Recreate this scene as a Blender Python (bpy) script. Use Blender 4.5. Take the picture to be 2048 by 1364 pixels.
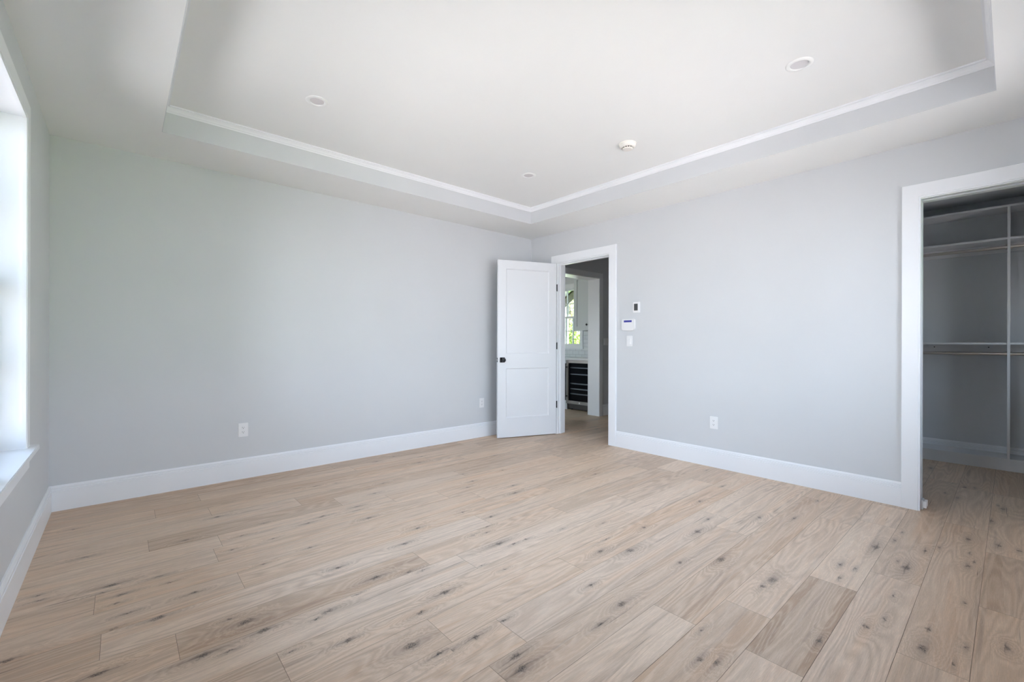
import bpy, bmesh, math, random
from mathutils import Vector, Matrix

S = bpy.context.scene
C = S.collection
for o in list(bpy.data.objects):
    bpy.data.objects.remove(o)

# ------------------------------------------------------------------ camera
CAM_H, F_PX = 1.2, 883.22
cam = bpy.data.cameras.new('camera')
cam.sensor_width = 36.0
cam.lens = F_PX / 2048 * 36.0
cam.shift_y = 3.62 / 2048
cam.clip_start = 0.02
co = bpy.data.objects.new('camera', cam)
C.objects.link(co)
co.matrix_world = (Matrix.Translation((0, 0, CAM_H)) @ Matrix.Rotation(-0.7239, 4, 'Z')
                   @ Matrix.Rotation(math.pi / 2, 4, 'X') @ Matrix.Rotation(0.003, 4, 'Z'))
S.camera = co

# ------------------------------------------------------------------ world, sun, exposure
SKY_STRENGTH, SUN_STRENGTH = 7.0, 26.0
w = bpy.data.worlds.new('sky'); S.world = w; w.use_nodes = True
nt = w.node_tree; nt.nodes.clear()
wo = nt.nodes.new('ShaderNodeOutputWorld'); bg = nt.nodes.new('ShaderNodeBackground')
tc = nt.nodes.new('ShaderNodeTexCoord'); sp = nt.nodes.new('ShaderNodeSeparateXYZ')
rp = nt.nodes.new('ShaderNodeValToRGB')
rp.color_ramp.elements[0].position = 0.0; rp.color_ramp.elements[0].color = (0.82, 0.92, 1.0, 1)
rp.color_ramp.elements[1].position = 0.6; rp.color_ramp.elements[1].color = (0.48, 0.69, 1.0, 1)
nt.links.new(tc.outputs['Generated'], sp.inputs[0]); nt.links.new(sp.outputs['Z'], rp.inputs[0])
nt.links.new(rp.outputs[0], bg.inputs['Color']); bg.inputs['Strength'].default_value = SKY_STRENGTH
nt.links.new(bg.outputs[0], wo.inputs['Surface'])

sun = bpy.data.lights.new('sun', 'SUN'); sun.energy = SUN_STRENGTH; sun.angle = math.radians(0.6)
sun.color = (1.0, 0.935, 0.86)
so = bpy.data.objects.new('sun', sun); C.objects.link(so)
so.rotation_euler = Vector((0.15, -0.62, 0.85)).to_track_quat('Z', 'Y').to_euler()

def portal(name, loc, normal, wdt, hgt):
    l = bpy.data.lights.new(name, 'AREA'); l.shape = 'RECTANGLE'; l.size = wdt; l.size_y = hgt
    l.cycles.is_portal = True
    o = bpy.data.objects.new(name, l); C.objects.link(o); o.location = loc
    n = Vector(normal)
    o.rotation_euler = (-n).to_track_quat('Z', 'Y').to_euler()
    return o

S.view_settings.view_transform = 'Standard'
S.view_settings.look = 'None'
S.view_settings.gamma = 1.0
S.view_settings.use_curve_mapping = False
S.view_settings.exposure = 0.80
try:
    S.cycles.max_bounces = 14; S.cycles.diffuse_bounces = 8; S.cycles.glossy_bounces = 4
    S.cycles.sample_clamp_indirect = 0.0
    S.cycles.use_denoising = True
    S.cycles.caustics_reflective = False; S.cycles.caustics_refractive = False
except Exception:
    pass

# ------------------------------------------------------------------ materials
def mat(name, col, rough=0.5, metal=0.0, bump=0.0, bscale=300.0, vary=0.0, vscale=2.0, spec=0.5):
    m = bpy.data.materials.new(name); m.use_nodes = True
    n = m.node_tree; b = n.nodes['Principled BSDF']
    b.inputs['Base Color'].default_value = (*col, 1); b.inputs['Roughness'].default_value = rough
    b.inputs['Metallic'].default_value = metal; b.inputs['Specular IOR Level'].default_value = spec
    g = n.nodes.new('ShaderNodeNewGeometry')
    if bump:
        t = n.nodes.new('ShaderNodeTexNoise'); t.inputs['Scale'].default_value = bscale; t.inputs['Detail'].default_value = 2
        n.links.new(g.outputs['Position'], t.inputs['Vector'])
        bp = n.nodes.new('ShaderNodeBump'); bp.inputs['Strength'].default_value = bump; bp.inputs['Distance'].default_value = 0.001
        n.links.new(t.outputs['Fac'], bp.inputs['Height']); n.links.new(bp.outputs[0], b.inputs['Normal'])
    if vary:
        t = n.nodes.new('ShaderNodeTexNoise'); t.inputs['Scale'].default_value = vscale; t.inputs['Detail'].default_value = 4
        n.links.new(g.outputs['Position'], t.inputs['Vector'])
        r = n.nodes.new('ShaderNodeValToRGB')
        r.color_ramp.elements[0].position = 0.3; r.color_ramp.elements[1].position = 0.7
        r.color_ramp.elements[0].color = (*[c * (1 - vary) for c in col], 1)
        r.color_ramp.elements[1].color = (*[min(1, c * (1 + vary)) for c in col], 1)
        n.links.new(t.outputs['Fac'], r.inputs[0]); n.links.new(r.outputs[0], b.inputs['Base Color'])
    return m

M = {}
M['wall'] = mat('wall_paint', (0.645, 0.660, 0.678), 0.55, bump=0.10, bscale=260, vary=0.01)
M['ceil'] = mat('ceiling_paint', (0.865, 0.870, 0.858), 0.75, bump=0.06, bscale=260, vary=0.008)
M['trim'] = mat('white_trim_paint', (0.85, 0.865, 0.89), 0.32)
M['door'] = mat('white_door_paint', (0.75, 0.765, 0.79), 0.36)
M['plastic'] = mat('white_plastic', (0.84, 0.84, 0.85), 0.35)
M['warm_plastic'] = mat('warm_white_plastic', (0.82, 0.79, 0.74), 0.4)
M['lens'] = mat('frosted_light_lens', (0.70, 0.68, 0.69), 0.5)
M['black'] = mat('matte_black_metal', (0.012, 0.012, 0.013), 0.38, 0.6)
M['dark'] = mat('dark_slot', (0.02, 0.02, 0.022), 0.6)
M['screen'] = mat('dark_display', (0.05, 0.055, 0.06), 0.15)
M['blue'] = mat('blue_display', (0.05, 0.06, 0.35), 0.2)
M['melamine'] = mat('closet_panel', (0.74, 0.74, 0.745), 0.4)
M['chrome'] = mat('brushed_nickel', (0.62, 0.58, 0.55), 0.28, 1.0)
M['steel'] = mat('stainless_steel', (0.22, 0.205, 0.19), 0.36, 1.0, vary=0.05, vscale=6)
M['grille'] = mat('dark_grille_steel', (0.06, 0.055, 0.05), 0.4, 0.7)
M['inside'] = mat('cooler_interior', (0.02, 0.022, 0.028), 0.5)
M['shelf'] = mat('cooler_shelf_steel', (0.75, 0.78, 0.80), 0.4, 0.3)
M['cabinet'] = mat('cabinet_paint', (0.66, 0.70, 0.72), 0.4)
M['counter'] = mat('white_quartz', (0.82, 0.83, 0.85), 0.2, vary=0.03, vscale=5)
M['under'] = mat('subfloor', (0.22, 0.17, 0.13), 0.9)
M['brown'] = mat('brown_stained_timber', (0.014, 0.007, 0.005), 0.7, vary=0.25, vscale=12)
M['cedar'] = mat('orange_cedar', (0.62, 0.33, 0.18), 0.7, vary=0.12, vscale=12)
M['soffit'] = mat('grey_soffit', (0.22, 0.24, 0.24), 0.8)
M['bark'] = mat('bark', (0.12, 0.10, 0.08), 0.9, vary=0.3, vscale=15)
M['leaf_y'] = mat('yellow_green_leaves', (0.44, 0.44, 0.22), 0.8, vary=0.35, vscale=9)
M['leaf_g'] = mat('green_leaves', (0.20, 0.27, 0.06), 0.8, vary=0.4, vscale=20)
M['grass'] = mat('lawn_grass', (0.20, 0.32, 0.07), 0.9, vary=0.35, vscale=6)
M['paving'] = mat('pale_paving', (0.51, 0.462, 0.425), 0.9, vary=0.12, vscale=1.5)
M['ext'] = mat('exterior_wall', (0.7, 0.7, 0.68), 0.8)

def glass():
    m = bpy.data.materials.new('window_glass'); m.use_nodes = True
    n = m.node_tree; n.nodes.clear()
    o = n.nodes.new('ShaderNodeOutputMaterial'); t = n.nodes.new('ShaderNodeBsdfTransparent')
    g = n.nodes.new('ShaderNodeBsdfGlossy'); g.inputs['Roughness'].default_value = 0.02
    f = n.nodes.new('ShaderNodeFresnel'); f.inputs['IOR'].default_value = 1.35
    x = n.nodes.new('ShaderNodeMixShader')
    t.inputs[0].default_value = (0.972, 0.972, 0.974, 1)
    n.links.new(f.outputs[0], x.inputs[0]); n.links.new(t.outputs[0], x.inputs[1]); n.links.new(g.outputs[0], x.inputs[2])
    n.links.new(x.outputs[0], o.inputs[0]); return m
M['glass'] = glass()

def tile_mat():
    m = bpy.data.materials.new('white_subway_tile'); m.use_nodes = True
    n = m.node_tree; b = n.nodes['Principled BSDF']; b.inputs['Roughness'].default_value = 0.15
    g = n.nodes.new('ShaderNodeNewGeometry'); s = n.nodes.new('ShaderNodeSeparateXYZ'); c = n.nodes.new('ShaderNodeCombineXYZ')
    n.links.new(g.outputs['Position'], s.inputs[0]); n.links.new(s.outputs['Y'], c.inputs['X']); n.links.new(s.outputs['Z'], c.inputs['Y'])
    k = n.nodes.new('ShaderNodeTexBrick'); k.inputs['Scale'].default_value = 1.0
    k.inputs['Brick Width'].default_value = 0.15; k.inputs['Row Height'].default_value = 0.075
    k.inputs['Mortar Size'].default_value = 0.0025; k.inputs['Mortar Smooth'].default_value = 0.1
    k.inputs['Color1'].default_value = (0.78, 0.80, 0.82, 1); k.inputs['Color2'].default_value = (0.72, 0.75, 0.78, 1)
    k.inputs['Mortar'].default_value = (0.42, 0.44, 0.46, 1)
    n.links.new(c.outputs[0], k.inputs['Vector']); n.links.new(k.outputs['Color'], b.inputs['Base Color']); return m
M['tile'] = tile_mat()

def siding_mat():
    m = bpy.data.materials.new('white_lap_siding'); m.use_nodes = True
    n = m.node_tree; b = n.nodes['Principled BSDF']; b.inputs['Roughness'].default_value = 0.6
    b.inputs['Base Color'].default_value = (0.85, 0.85, 0.84, 1); return m
M['siding'] = siding_mat()

def oak():
    m = bpy.data.materials.new('white_oiled_oak'); m.use_nodes = True
    n = m.node_tree; L = n.links; N = n.nodes; b = N['Principled BSDF']
    def math_(op, a, c=None, d=None, clamp=False):
        q = N.new('ShaderNodeMath'); q.operation = op; q.use_clamp = clamp
        for i, v in enumerate((a, c, d)):
            if v is None: continue
            if isinstance(v, (int, float)): q.inputs[i].default_value = v
            else: L.new(v, q.inputs[i])
        return q.outputs[0]
    def noise(vec, scale, detail=3.0, rough=0.5):
        q = N.new('ShaderNodeTexNoise'); q.inputs['Scale'].default_value = scale
        q.inputs['Detail'].default_value = detail; q.inputs['Roughness'].default_value = rough
        L.new(vec, q.inputs['Vector']); return q.outputs['Fac']
    def comb(x, y, z):
        q = N.new('ShaderNodeCombineXYZ')
        for i, v in enumerate((x, y, z)):
            if isinstance(v, (int, float)): q.inputs[i].default_value = v
            else: L.new(v, q.inputs[i])
        return q.outputs[0]
    def ramp(fac, p0, p1, c0=(0, 0, 0, 1), c1=(1, 1, 1, 1)):
        q = N.new('ShaderNodeValToRGB'); q.color_ramp.elements[0].position = p0; q.color_ramp.elements[1].position = p1
        q.color_ramp.elements[0].color = c0; q.color_ramp.elements[1].color = c1
        L.new(fac, q.inputs[0]); return q.outputs[0]
    def mix(fac, a, c, mode='MIX'):
        q = N.new('ShaderNodeMix'); q.data_type = 'RGBA'; q.blend_type = mode; q.clamp_factor = True
        for s, v in ((0, fac), (6, a), (7, c)):
            if isinstance(v, (int, float)): q.inputs[s].default_value = v
            elif isinstance(v, tuple): q.inputs[s].default_value = v
            else: L.new(v, q.inputs[s])
        return q.outputs[2]
    g = N.new('ShaderNodeNewGeometry'); s = N.new('ShaderNodeSeparateXYZ'); L.new(g.outputs['Position'], s.inputs[0])
    X, Y = s.outputs[0], s.outputs[1]
    ap = N.new('ShaderNodeAttribute'); ap.attribute_name = 'plank'
    sep = N.new('ShaderNodeSeparateXYZ'); L.new(ap.outputs['Vector'], sep.inputs[0])
    r1, r2, r3 = sep.outputs[0], sep.outputs[1], sep.outputs[2]
    ak = N.new('ShaderNodeAttribute'); ak.attribute_name = 'knot'
    sk = N.new('ShaderNodeSeparateXYZ'); L.new(ak.outputs['Vector'], sk.inputs[0])
    off = math_('MULTIPLY', r1, 37.0)
    # knot distance, slightly ragged
    jag = noise(comb(X, Y, off), 55.0, 2.0)
    jg = math_('MULTIPLY', math_('SUBTRACT', jag, 0.5), 0.030)
    dx = math_('ADD', math_('SUBTRACT', X, sk.outputs[0]), jg); dy = math_('ADD', math_('SUBTRACT', Y, sk.outputs[1]), jg)
    sz = math_('MAXIMUM', sk.outputs[2], 0.0001)
    has = math_('GREATER_THAN', sk.outputs[2], 0.001)
    def ell(ax):
        u = math_('DIVIDE', dx, math_('MULTIPLY', sz, ax)); v = math_('DIVIDE', dy, sz)
        return math_('SQRT', math_('ADD', math_('MULTIPLY', u, u), math_('MULTIPLY', v, v)))
    r_core, r_halo = ell(1.8), ell(4.5)
    core = math_('MULTIPLY', ramp(r_core, 0.30, 1.05, (1, 1, 1, 1), (0, 0, 0, 1)), has)
    halo = math_('MULTIPLY', math_('POWER', 2.718, math_('MULTIPLY', math_('MULTIPLY', r_halo, r_halo), -0.55)), has)
    rw = ell(2.6)
    warp = math_('MULTIPLY', math_('POWER', 2.718, math_('MULTIPLY', math_('MULTIPLY', rw, rw), -0.16)), has)
    # growth rings: contours of a field stretched along the plank
    f0 = noise(comb(math_('MULTIPLY', X, 0.55), math_('MULTIPLY', Y, 5.0), off), 1.0, 2.0, 0.45)
    field = math_('ADD', f0, math_('MULTIPLY', warp, 0.22))
    fine = noise(comb(math_('MULTIPLY', X, 5.0), math_('MULTIPLY', Y, 60.0), off), 1.0, 3.0, 0.6)
    ph = math_('ADD', math_('MULTIPLY', field, 150.0), math_('MULTIPLY', fine, 3.2))
    rings = math_('MULTIPLY', math_('ADD', math_('SINE', ph), 1.0), 0.5)
    ringline = math_('POWER', rings, 2.5)
    # pores / straight grain
    pores = noise(comb(math_('MULTIPLY', X, 14.0), math_('MULTIPLY', Y, 330.0), off), 1.0, 2.0, 0.7)
    band = noise(comb(math_('MULTIPLY', X, 0.55), math_('MULTIPLY', Y, 11.0), math_('ADD', off, 9.0)), 1.0, 4.0, 0.55)
    streak = noise(comb(math_('MULTIPLY', X, 1.1), math_('MULTIPLY', Y, 30.0), math_('ADD', off, 4.0)), 1.0, 4.0, 0.6)
    base = mix(r2, (0.50, 0.365, 0.262, 1), (0.58, 0.475, 0.385, 1))
    base = mix(ramp(r3, 0.50, 0.92), base, (0.36, 0.268, 0.20, 1))
    base = mix(math_('MULTIPLY', ramp(r1, 0.5, 0.95), 0.75), base, (0.60, 0.52, 0.455, 1))
    col = mix(math_('MULTIPLY', ramp(band, 0.48, 0.72), 0.66), base, (0.33, 0.255, 0.20, 1))
    col = mix(math_('MULTIPLY', ramp(band, 0.42, 0.22), 0.35), col, (0.60, 0.52, 0.44, 1))
    col = mix(math_('MULTIPLY', ramp(streak, 0.55, 0.72), 0.58), col, (0.25, 0.195, 0.165, 1))
    col = mix(math_('MULTIPLY', ringline, 0.19), col, (0.76, 0.68, 0.60, 1))
    cm0 = noise(comb(math_('MULTIPLY', X, 0.8), math_('MULTIPLY', Y, 3.0), math_('ADD', off, 31.0)), 1.0, 1.0)
    dring = math_('POWER', math_('SUBTRACT', 1.0, rings), 3.0)
    col = mix(math_('MULTIPLY', math_('MULTIPLY', dring, math_('ADD', 0.10, ramp(cm0, 0.35, 0.7))), 0.27), col, (0.27, 0.20, 0.155, 1))
    col = mix(math_('MULTIPLY', ramp(pores, 0.50, 0.72), 0.26), col, (0.80, 0.73, 0.66, 1))
    col = mix(math_('MULTIPLY', ramp(pores, 0.46, 0.27), 0.20), col, (0.25, 0.19, 0.15, 1))
    # thin dark checks following the grain
    crk = noise(comb(math_('MULTIPLY', X, 1.6), math_('MULTIPLY', Y, 70.0), math_('ADD', off, 17.0)), 1.0, 2.0, 0.5)
    cm = noise(comb(math_('MULTIPLY', X, 2.2), math_('MULTIPLY', Y, 9.0), math_('ADD', off, 23.0)), 1.0, 1.0)
    crack = math_('MULTIPLY', ramp(crk, 0.70, 0.735), ramp(cm, 0.50, 0.60))
    col = mix(math_('MULTIPLY', crack, 0.8), col, (0.09, 0.07, 0.06, 1))
    col = mix(math_('MULTIPLY', halo, 0.50), col, (0.20, 0.16, 0.14, 1))
    wob = math_('MULTIPLY', math_('SUBTRACT', noise(comb(math_('MULTIPLY', X, 9.0), math_('MULTIPLY', Y, 9.0), off), 1.0, 2.0), 0.5), 0.035)
    sy_ = math_('DIVIDE', math_('ADD', math_('SUBTRACT', Y, sk.outputs[1]), wob), math_('MULTIPLY', sz, 0.16))
    sx_ = math_('DIVIDE', dx, math_('MULTIPLY', sz, 4.2))
    slit = math_('MULTIPLY', math_('POWER', 2.718, math_('MULTIPLY', math_('ADD', math_('MULTIPLY', sy_, sy_), math_('MULTIPLY', sx_, sx_)), -1.0)), has)
    col = mix(math_('MULTIPLY', math_('MULTIPLY', slit, math_('GREATER_THAN', math_('FRACT', math_('MULTIPLY', sk.outputs[0], 37.7)), 0.6)), 0.6), col, (0.06, 0.048, 0.042, 1))
    tan = noise(comb(math_('MULTIPLY', X, 0.7), math_('MULTIPLY', Y, 14.0), math_('ADD', off, 41.0)), 1.0, 2.0)
    col = mix(math_('MULTIPLY', ramp(tan, 0.55, 0.75), 0.30), col, (0.60, 0.41, 0.27, 1))
    kn = noise(comb(X, Y, 0.0), 160.0, 2.0)
    col = mix(math_('MULTIPLY', core, math_('ADD', 0.30, math_('MULTIPLY', ramp(kn, 0.42, 0.6), 0.62))), col, (0.05, 0.042, 0.04, 1))
    col = mix(1.0, col, (1.27, 1.155, 1.035, 1), 'MULTIPLY')
    L.new(col, b.inputs['Base Color'])
    rr = math_('ADD', 0.40, math_('MULTIPLY', pores, 0.16)); L.new(rr, b.inputs['Roughness'])
    b.inputs['Specular IOR Level'].default_value = 0.34
    bp = N.new('ShaderNodeBump'); bp.inputs['Strength'].default_value = 0.25; bp.inputs['Distance'].default_value = 0.0006
    hgt = math_('SUBTRACT', math_('MULTIPLY', pores, 0.7), math_('ADD', math_('MULTIPLY', core, 1.2), math_('MULTIPLY', crack, 1.5)))
    L.new(hgt, bp.inputs['Height']); L.new(bp.outputs[0], b.inputs['Normal'])
    return m
M['oak'] = oak()

# ------------------------------------------------------------------ mesh helpers
class MB:
    def __init__(s): s.v = []; s.f = []
    def box(s, a, b, mx=None):
        x0, y0, z0 = a; x1, y1, z1 = b
        p = [(x0, y0, z0), (x1, y0, z0), (x1, y1, z0), (x0, y1, z0), (x0, y0, z1), (x1, y0, z1), (x1, y1, z1), (x0, y1, z1)]
        if mx is not None: p = [tuple(mx @ Vector(q)) for q in p]
        k = len(s.v); s.v += p
        s.f += [[k + i for i in q] for q in ((0, 3, 2, 1), (4, 5, 6, 7), (0, 1, 5, 4), (1, 2, 6, 5), (2, 3, 7, 6), (3, 0, 4, 7))]
        return s
    def lathe(s, prof, seg=40, mx=None):
        # prof: (r, z) list, revolved about z
        k = len(s.v); n = len(prof)
        for i in range(seg):
            a = 2 * math.pi * i / seg
            for r, z in prof:
                p = Vector((r * math.cos(a), r * math.sin(a), z))
                s.v.append(tuple(mx @ p) if mx is not None else tuple(p))
        for i in range(seg):
            j = (i + 1) % seg
            for q in range(n - 1):
                s.f.append([k + i * n + q, k + j * n + q, k + j * n + q + 1, k + i * n + q + 1])
        return s
    def sweep(s, path, prof, mapf, closed_prof=True):
        # path: list of 2D corner points with mitred offsets; prof: (offset, height) pairs
        n = len(path); dirs = []
        for i in range(n - 1):
            d = Vector(path[i + 1]) - Vector(path[i]); dirs.append(d.normalized())
        k = len(s.v); m = len(prof)
        for i in range(n):
            d0 = dirs[max(0, i - 1)]; d1 = dirs[min(n - 2, i)]
            n0 = Vector((-d0.y, d0.x)); n1 = Vector((-d1.y, d1.x))
            bis = n0 + n1; bis.normalize(); sc = 1.0 / max(0.2, bis.dot(n0))
            for o, hh in prof:
                p = Vector(path[i]) + bis * (o * sc)
                s.v.append(tuple(mapf(p.x, p.y, hh)))
        for i in range(n - 1):
            for q in range(m if closed_prof else m - 1):
                q2 = (q + 1) % m
                s.f.append([k + i * m + q, k + i * m + q2, k + (i + 1) * m + q2, k + (i + 1) * m + q])
        s.f.append([k + q for q in range(m)][::-1]); s.f.append([k + (n - 1) * m + q for q in range(m)])
        return s
    def build(s, name, material, parent=None, bevel=0.0, smooth=False, loc=None, seg=2):
        me = bpy.data.meshes.new(name); me.from_pydata(s.v, [], s.f)
        bm = bmesh.new(); bm.from_mesh(me)
        bmesh.ops.recalc_face_normals(bm, faces=bm.faces)
        if bevel:
            es = [e for e in bm.edges if len(e.link_faces) == 2 and e.calc_face_angle(0) > 0.6]
            bmesh.ops.bevel(bm, geom=es, offset=bevel, segments=seg, affect='EDGES', clamp_overlap=True)
        bm.to_mesh(me); bm.free()
        me.materials.append(material)
        o = bpy.data.objects.new(name, me); C.objects.link(o)
        if parent is not None: o.parent = parent
        if loc is not None: o.location = loc
        if smooth:
            for p in me.polygons: p.use_smooth = True
            try: me.set_sharp_from_angle(angle=math.radians(35))
            except Exception: pass
        return o

def struct(o, label=None):
    o['kind'] = 'structure'
    if label: o['label'] = label
    return o
def thing(name, label, cat, loc=(0, 0, 0), rotz=0.0, group=None):
    o = bpy.data.objects.new(name, None); C.objects.link(o); o.location = loc; o.rotation_euler = (0, 0, rotz)
    o.empty_display_size = 0.05
    o['label'] = label; o['category'] = cat
    if group: o['group'] = group
    return o
def tag(o, label, cat, group=None):
    o['label'] = label; o['category'] = cat
    if group: o['group'] = group
    return o
def box(a, b): return MB().box(a, b)
def copy_tree(o, parent=None):
    c = o.copy(); C.objects.link(c); c.parent = parent
    for ch in [q for q in bpy.data.objects if q.parent == o]:
        copy_tree(ch, c)
    return c

# ------------------------------------------------------------------ room sizes (metres)
LX, WX, WX2, DY, DY2, FY, HT = -0.382, 4.316, 4.45, 4.48, 4.70, -0.52, 2.653
TX0, TX1, TY0, TY1, TZ = 0.2046, 3.748, 0.06, 3.90, 2.84
EX = 6.64                      # kitchen window wall
HEAD = 2.247                   # door head height

# window of the left wall: three double-hung units side by side
WY0, WY1, WZ0, WZ1 = 1.00, 3.356, 0.648, 2.351
portal('daylight_portal', (-0.64, (WY0 + WY1) / 2, (WZ0 + WZ1) / 2), (1, 0, 0), WY1 - WY0 + 0.1, WZ1 - WZ0 + 0.1)
KW = [(5.49, 6.14, 1.12, 2.29), (6.60, 8.05, 1.12, 2.29)]
for a, b, c, d in KW:
    portal('daylight_portal', (EX + 0.26, (a + b) / 2, (c + d) / 2), (-1, 0, 0), b - a + 0.1, d - c + 0.1)

KP = (6.2, 7.45, 0.02, 2.15)    # glazed door on the far side of the kitchen
portal('daylight_portal', (2.22, (KP[0] + KP[1]) / 2, (KP[2] + KP[3]) / 2), (1, 0, 0), KP[1] - KP[0], KP[3] - KP[2])
CW = (5.1, 5.65, 1.1, 1.9)      # small window at the near end of the closet
portal('daylight_portal', ((CW[0] + CW[1]) / 2, -1.32, (CW[2] + CW[3]) / 2), (0, 1, 0), CW[1] - CW[0], CW[3] - CW[2])

# ------------------------------------------------------------------ setting: walls
def wall_x(name, x0, x1, y0, y1, z1, holes, m=M['wall']):
    # wall slab between x0 and x1 with rectangular holes (ya, yb, za, zb)
    mb = MB(); hs = sorted(holes); y = y0
    for (a, b, c, d) in hs:
        if a > y: mb.box((x0, y, 0), (x1, a, z1))
        if c > 0: mb.box((x0, a, 0), (x1, b, c))
        if d < z1: mb.box((x0, a, d), (x1, b, z1))
        y = b
    if y < y1: mb.box((x0, y, 0), (x1, y1, z1))
    return struct(mb.build(name, m))
def wall_y(name, y0, y1, x0, x1, z1, holes, m=M['wall']):
    mb = MB(); hs = sorted(holes); x = x0
    for (a, b, c, d) in hs:
        if a > x: mb.box((x, y0, 0), (a, y1, z1))
        if c > 0: mb.box((a, y0, 0), (b, y1, c))
        if d < z1: mb.box((a, y0, d), (b, y1, z1))
        x = b
    if x < x1: mb.box((x, y0, 0), (x1, y1, z1))
    return struct(mb.build(name, m))
TOP = 2.98
wall_x('wall_left', LX - 0.22, LX, FY - 0.2, DY2, TOP, [(WY0 - 0.012, WY1 + 0.012, WZ0 - 0.026, WZ1 + 0.012)])
wall_x('wall_right', WX, WX2, FY, DY, TOP, [(-0.385, 0.448, 0, HEAD + 0.018), (3.132, 3.985, 0, HEAD + 0.012)])
wall_y('wall_back', DY, DY2, LX, 7.8, TOP, [(4.93, 5.862, 0, 2.262)])
FW = (1.4, 3.8, WZ0, WZ1)     # double window behind the camera
portal('daylight_portal', ((FW[0] + FW[1]) / 2, FY - 0.2, (FW[2] + FW[3]) / 2), (0, 1, 0), FW[1] - FW[0] + 0.05, FW[3] - FW[2] + 0.05)
wall_y('wall_front', FY - 0.18, FY, LX, WX2, TOP, [(FW[0] - 0.012, FW[1] + 0.012, FW[2] - 0.026, FW[3] + 0.012)])
# closet
wall_x('wall_closet_back', 6.60, 6.80, -1.3, 1.3, TOP, [])
wall_y('wall_closet_near', -1.3, -1.1, WX2, 6.60, TOP, [CW])
wall_y('wall_closet_far', 1.12, 1.3, WX2, 6.60, TOP, [])
wall_x('wall_closet_front', WX, WX2, -1.3, FY - 0.18, TOP, [])
# hall
wall_y('wall_hall_near', 2.4, 2.6, WX2, 7.8, TOP, [])
wall_x('wall_hall_end', 7.8, 8.0, 2.4, DY2, TOP, [])
# kitchen
wall_x('wall_kitchen_window', EX, EX + 0.24, DY2, 9.2, TOP, KW)
wall_x('wall_kitchen_west', 2.25, 2.45, DY2, 9.2, TOP, [KP])
wall_y('wall_kitchen_end', 9.0, 9.2, 2.45, EX, TOP, [])

# ceilings
c = MB()
c.box((LX, FY, HT), (TX0, DY, TOP)).box((TX1, FY, HT), (WX, DY, TOP))
c.box((TX0, FY, HT), (TX1, TY0, TOP)).box((TX0, TY1, HT), (TX1, DY, TOP)).box((TX0, TY0, TZ), (TX1, TY1, TOP))
struct(c.build('ceiling', M['ceil']))
# the recess sides are painted like the walls
c = MB(); t = 0.003
c.box((TX0, TY1 - t, HT), (TX1, TY1, TZ)).box((TX1 - t, TY0, HT), (TX1, TY1 - t, TZ))
c.box((TX0, TY0, HT), (TX0 + t, TY1 - t, TZ)).box((TX0 + t, TY0, HT), (TX1 - t, TY0 + t, TZ))
struct(c.build('trim_1', M['wall'])) ; bpy.data.objects['trim_1']['label'] = 'pale grey painted sides of the ceiling recess'
struct(MB().box((WX2, -1.1, HT), (6.60, 1.12, TOP)).box((WX2, 2.6, HT), (7.8, DY, TOP)).build('ceiling_hall', M['wall']))
c = MB().box((2.45, DY2, HT), (EX, 9.0, TOP))
struct(c.build('ceiling_beyond', M['ceil']))

# crown moulding round the recess, mitred
cr = [(0.0, 2.796), (0.004, 2.796), (0.006, 2.803), (0.012, 2.808), (0.018, 2.818), (0.026, 2.826), (0.028, 2.827), (0.028, 2.830), (0.038, 2.830), (0.038, 2.8405), (0.0, 2.8405)]
e = 0.003
ring = [(TX0 + e, TY0 + e), (TX1 - e, TY0 + e), (TX1 - e, TY1 - e), (TX0 + e, TY1 - e)]
mb = MB(); m_ = len(cr)
for i, p in enumerate(ring):
    sx = 1 if i in (0, 3) else -1; sy = 1 if i in (0, 1) else -1
    for o_, z_ in cr: mb.v.append((p[0] + sx * o_, p[1] + sy * o_, z_))
for i in range(4):
    j = (i + 1) % 4
    for q in range(m_):
        q2 = (q + 1) % m_
        mb.f.append([i * m_ + q, j * m_ + q, j * m_ + q2, i * m_ + q2])
struct(mb.build('trim_2', M['trim']), 'white crown moulding round the ceiling recess')

# ------------------------------------------------------------------ baseboards
BP = [(0, 0), (0.016, 0), (0.016, 0.138), (0.0115, 0.1405), (0.0115, 0.1425), (0.0145, 0.145), (0.0145, 0.157), (0.0095, 0.160), (0.0095, 0.162), (0.0125, 0.165), (0.010, 0.173), (0.006, 0.180), (0, 0.180)]
def base(name, p0, p1, label=None):
    # the wall is to the right of the run p0 -> p1
    o = MB().sweep([p0, p1], BP, lambda x, y, z: (x, y, z)).build(name, M['trim'])
    return struct(o, label)
base('baseboard_back', (4.316, DY), (LX, DY))
base('baseboard_left', (LX, DY), (LX, FY))
base('baseboard_front', (LX, FY), (WX, FY))
r = base('baseboard_right', (WX, 0.533), (WX, 3.043))
base('baseboard_right_corner', (WX, 4.09), (WX, DY))
base('baseboard_hall', (7.8, DY), (5.955, DY))
base('baseboard_closet', (6.60, -1.1), (6.60, 1.12))

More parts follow.
